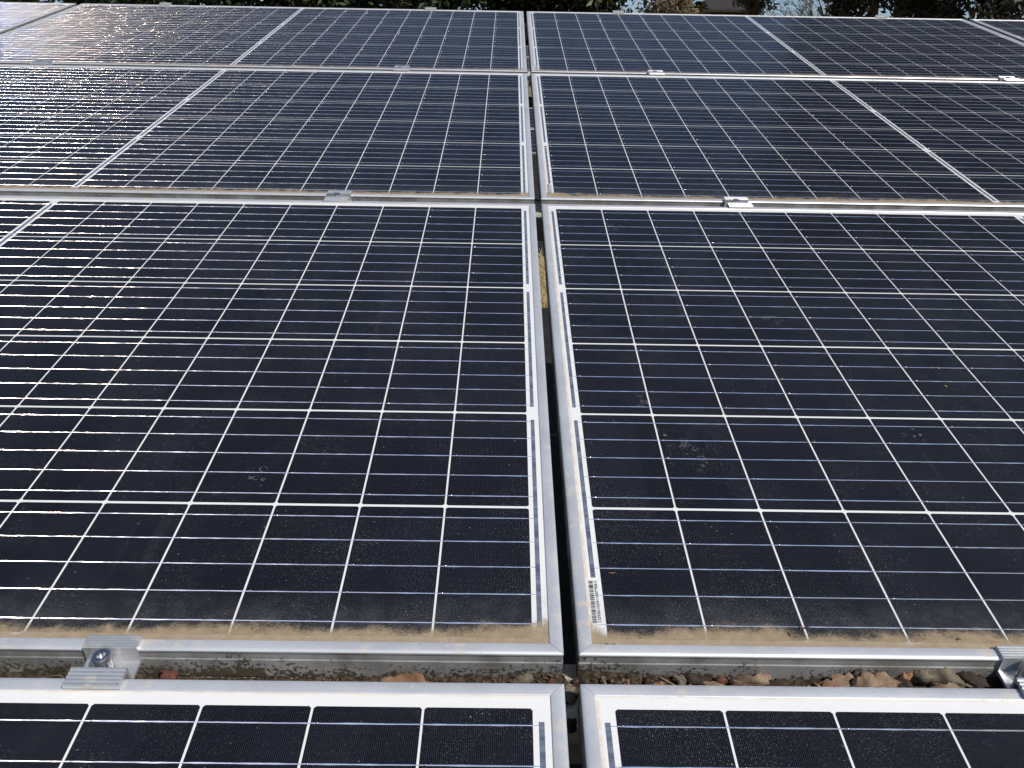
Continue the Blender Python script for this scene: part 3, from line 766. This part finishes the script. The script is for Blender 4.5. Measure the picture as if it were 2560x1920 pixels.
hedge = [(-33, 21, 6.5, 'evergreen tree behind the array at the far top left corner'), (-25.5, 22, 6.8, 'evergreen tree behind the array above the broad pale frame edge'),
         (-19, 20, 6.2, 'dark evergreen tree above the leftmost top clamp'), (-12.5, 21, 6.6, 'evergreen tree with yellow green leaf tips above the left panel centre strip'),
         (-6, 20, 6.2, 'evergreen tree with sunlit leaf sprays left of the second top clamp'), (0, 21, 7.0, 'dark evergreen tree straight above the middle seam'),
         (5.2, 20, 6.6, 'dark evergreen tree right of the middle seam, beside the tan shrub')]
for i, (az, d, h, lb) in enumerate(hedge):
    tree(lb, 'tree', az, d, h+1.6, .16, 2.0 if i < 5 else 1.6, M_ever, M_bark, 100+i, 'evergreen_tree', GH, 6, 24000, .105, .6, 80, .5)
tree('dry tan shrub between the dark evergreen and the house', 'shrub', 9.6, 22, 4.2, .06, .95, M_tanf, M_bark, 201, 'dry_shrub', None, 9, 9000, .06, .3)
tree('olive green shrub in front of the left end of the house roof', 'shrub', 11.0, 27, 4.7, .06, .50, M_olive, M_bark, 202, 'olive_shrub', 'olive shrubs by the house', 9, 8000, .06, .3)
tree('olive green bush at the right end of the house roof', 'shrub', 14.9, 27, 4.55, .06, .62, M_olive, M_bark, 203, 'olive_shrub', 'olive shrubs by the house', 9, 8000, .06, .3)
# bare shrubs
def bare(label, az, d, h, mat, seed, name, spread=.5, depth=5, group=None):
    rnd = random.Random(seed); b = MB()
    def grow(p, dr, l, r, k):
        q = p+dr*l; b.tube([p, (p+q)/2+Vector((rnd.uniform(-1, 1), rnd.uniform(-1, 1), 0))*l*.06, q], [r, r*.85, r*.7], 5 if k > 2 else 4)
        if k == 0: return
        for _ in range(3 if k < depth else 4):
            n = (dr+Vector((rnd.gauss(0, spread), rnd.gauss(0, spread), rnd.gauss(.05, spread*.6)))).normalized(); grow(q, n, l*rnd.uniform(.62, .85), r*.62, k-1)
    x, y, z = at(az, d)
    grow(Vector((0, 0, -.1)), Vector((0, 0, 1)), h*.26, .055, depth)
    o = obj(name, b.mesh(name, mat, 60), None, Matrix.Translation((x, y, z))); tag(o, label, 'shrub', group); return o
bare('bare pinkish twiggy shrub against the pale sky right of the house', 16.0, 34, 5.3, M_bare, 11, 'bare_shrub', .45, 6)
bare('bare brown shrub at the right side of the patch of sky', 18.9, 27, 5.6, M_brown, 12, 'bare_shrub', .38, 6)
GT = 'tall dark conifers on the right'
tree('tall conifer with a thin black trunk beside the patch of sky', 'tree', 20.2, 24, 15, .13, 1.15, M_dark, M_dtwig, 301, 'conifer', GT, 10, 16000, .08, 1.2, 90, .6)
tree('dense dark conifer above the top clamp on the right', 'tree', 22.6, 23, 17, .17, 1.5, M_dark, M_bark, 302, 'conifer', GT, 10, 34000, .085, .8, 130, .6)
tree('dark conifer with a pale sunlit tan trunk', 'tree', 25.4, 24, 17, .14, 1.05, M_dark, M_lbark, 303, 'conifer', GT, 6, 18000, .08, 2.2, 90, .6)
tree('broad dark conifer at the top right corner', 'tree', 28.6, 22, 16, .17, 1.45, M_dark, M_bark, 304, 'conifer', GT, 10, 26000, .085, .8, 110, .6)
tree('dark conifer at the far right end of the row of trees', 'tree', 33.5, 23, 16, .17, 1.8, M_dark, M_bark, 305, 'conifer', GT, 10, 22000, .085, .8, 110, .6)
for i, (az, d) in enumerate(((21.6, 31), (24.3, 32), (27.6, 30), (31.5, 31))):
    tree('dark conifer standing behind the front row of conifers', 'tree', az, d, 18, .2, 1.6, M_dark, M_bark, 320+i, 'conifer', 'conifers behind the front conifers', 6, 15000, .16, .3, 90, .5)
# distant low wood so the horizon is not bare
b = MB(); rnd = random.Random(77)
for i in range(16000):
    a = rnd.uniform(-60, 60); d = rnd.uniform(150, 175); x, y, z = at(a, d); top = 5+3.0*noise.noise(Vector((a*.25, 0, 3)))+1.5*noise.noise(Vector((a*1.3, 0, 8)))
    p = Vector((x, y, z-4+rnd.random()**.7*top*.9)); q = Vector((rnd.gauss(0, 1), rnd.gauss(0, 1), rnd.gauss(0, 1))).normalized(); xx = q.orthogonal().normalized()*1.2; yy = q.cross(xx)
    b.quad(p-xx, p-yy*.6, p+xx, p+yy*.6)
o = obj('distant_wood', b.mesh('distant_wood', M_olive)); tag(o, 'low distant wood behind the house', 'wood', None, 'stuff')

# ------------------------------------------------------------------ house with a hipped dark roof
hx, hy, hz = at(12.85, 70)
house = empty('house', Matrix.Translation((hx, hy, hz)) @ Matrix.Rotation(rad(-8), 4, 'Z'))
tag(house, 'house with a dark hipped tile roof showing above the panels between two bushes', 'house')
E_ = 8.95-hz; hw, hd = 1.75, 3.0
def mat_roof():
    t = NT('dark_roof_tiles'); X, Y, Z = t.xyz(t.coord())
    f = t.math('FRACT', t.math('MULTIPLY', Z, 4.5)); g = t.math('FRACT', t.math('MULTIPLY', X, 3.3))
    c = t.mix(t.math('MAXIMUM', t.math('LESS_THAN', f, .2), t.math('LESS_THAN', g, .12)), (.030, .024, .020), (.008, .007, .007))
    t.set(Base_Color=t.mix(t.rng(t.noise(t.coord(), 2), .3, .7, 0, .5), c, (.04, .032, .026)), Roughness=.95); return t.m
b = MB(); e = .75; zt = E_+1.2
rl = [(-hw-e, -hd-e, E_), (hw+e, -hd-e, E_), (hw+e, hd+e, E_), (-hw-e, hd+e, E_), (-.7, 0, zt), (.7, 0, zt)]
n = len(b.v); b.v += rl + [(x, y, z-.16) for x, y, z in rl[:4]]
b.f += [(0, 1, 5, 4), (1, 2, 5), (2, 3, 4, 5), (3, 0, 4), (0, 6, 7, 1), (1, 7, 8, 2), (2, 8, 9, 3), (3, 9, 6, 0), (9, 8, 7, 6)]
rf = obj('roof', b.mesh('roof', mat_roof()), house)
b = MB(); b.tube([(-.85, 0, zt+.05), (.85, 0, zt+.05)], [.12, .12], 8)
for cx_, cy_ in ((-hw-e, -hd-e), (hw+e, -hd-e)): b.tube([(math.copysign(.7, cx_), 0, zt+.02), (cx_, cy_, E_+.06)], [.09, .09], 8)
obj('ridge_tiles', b.mesh('ridge_tiles', mat_simple('ridge_tile', (.035, .032, .03), (.05, .045, .04), 4, .6), 60), rf)
b = MB(); b.box(-hw, -hd, 0, hw, hd, E_-.17)
obj('wall', b.mesh('wall', mat_simple('weathered_boards', (.05, .038, .028), (.08, .065, .05), 2, .85)), house)
for wx in (-.9, .9):
    b = MB(); b.box(wx-.45, -hd-.05, E_-1.5, wx+.45, -hd+.02, E_-.55)
    wd_ = obj('window', b.mesh('window', mat_simple('window_frame', (.25, .24, .22), (.3, .29, .27), 2, .6)), house)
    b = MB(); b.box(wx-.38, -hd-.06, E_-1.43, wx+.38, -hd-.051, E_-.62)
    obj('pane', b.mesh('pane', mat_simple('dark_glass', (.02, .025, .03), (.03, .03, .035), 2, .1, 0, spec=.8)), wd_)
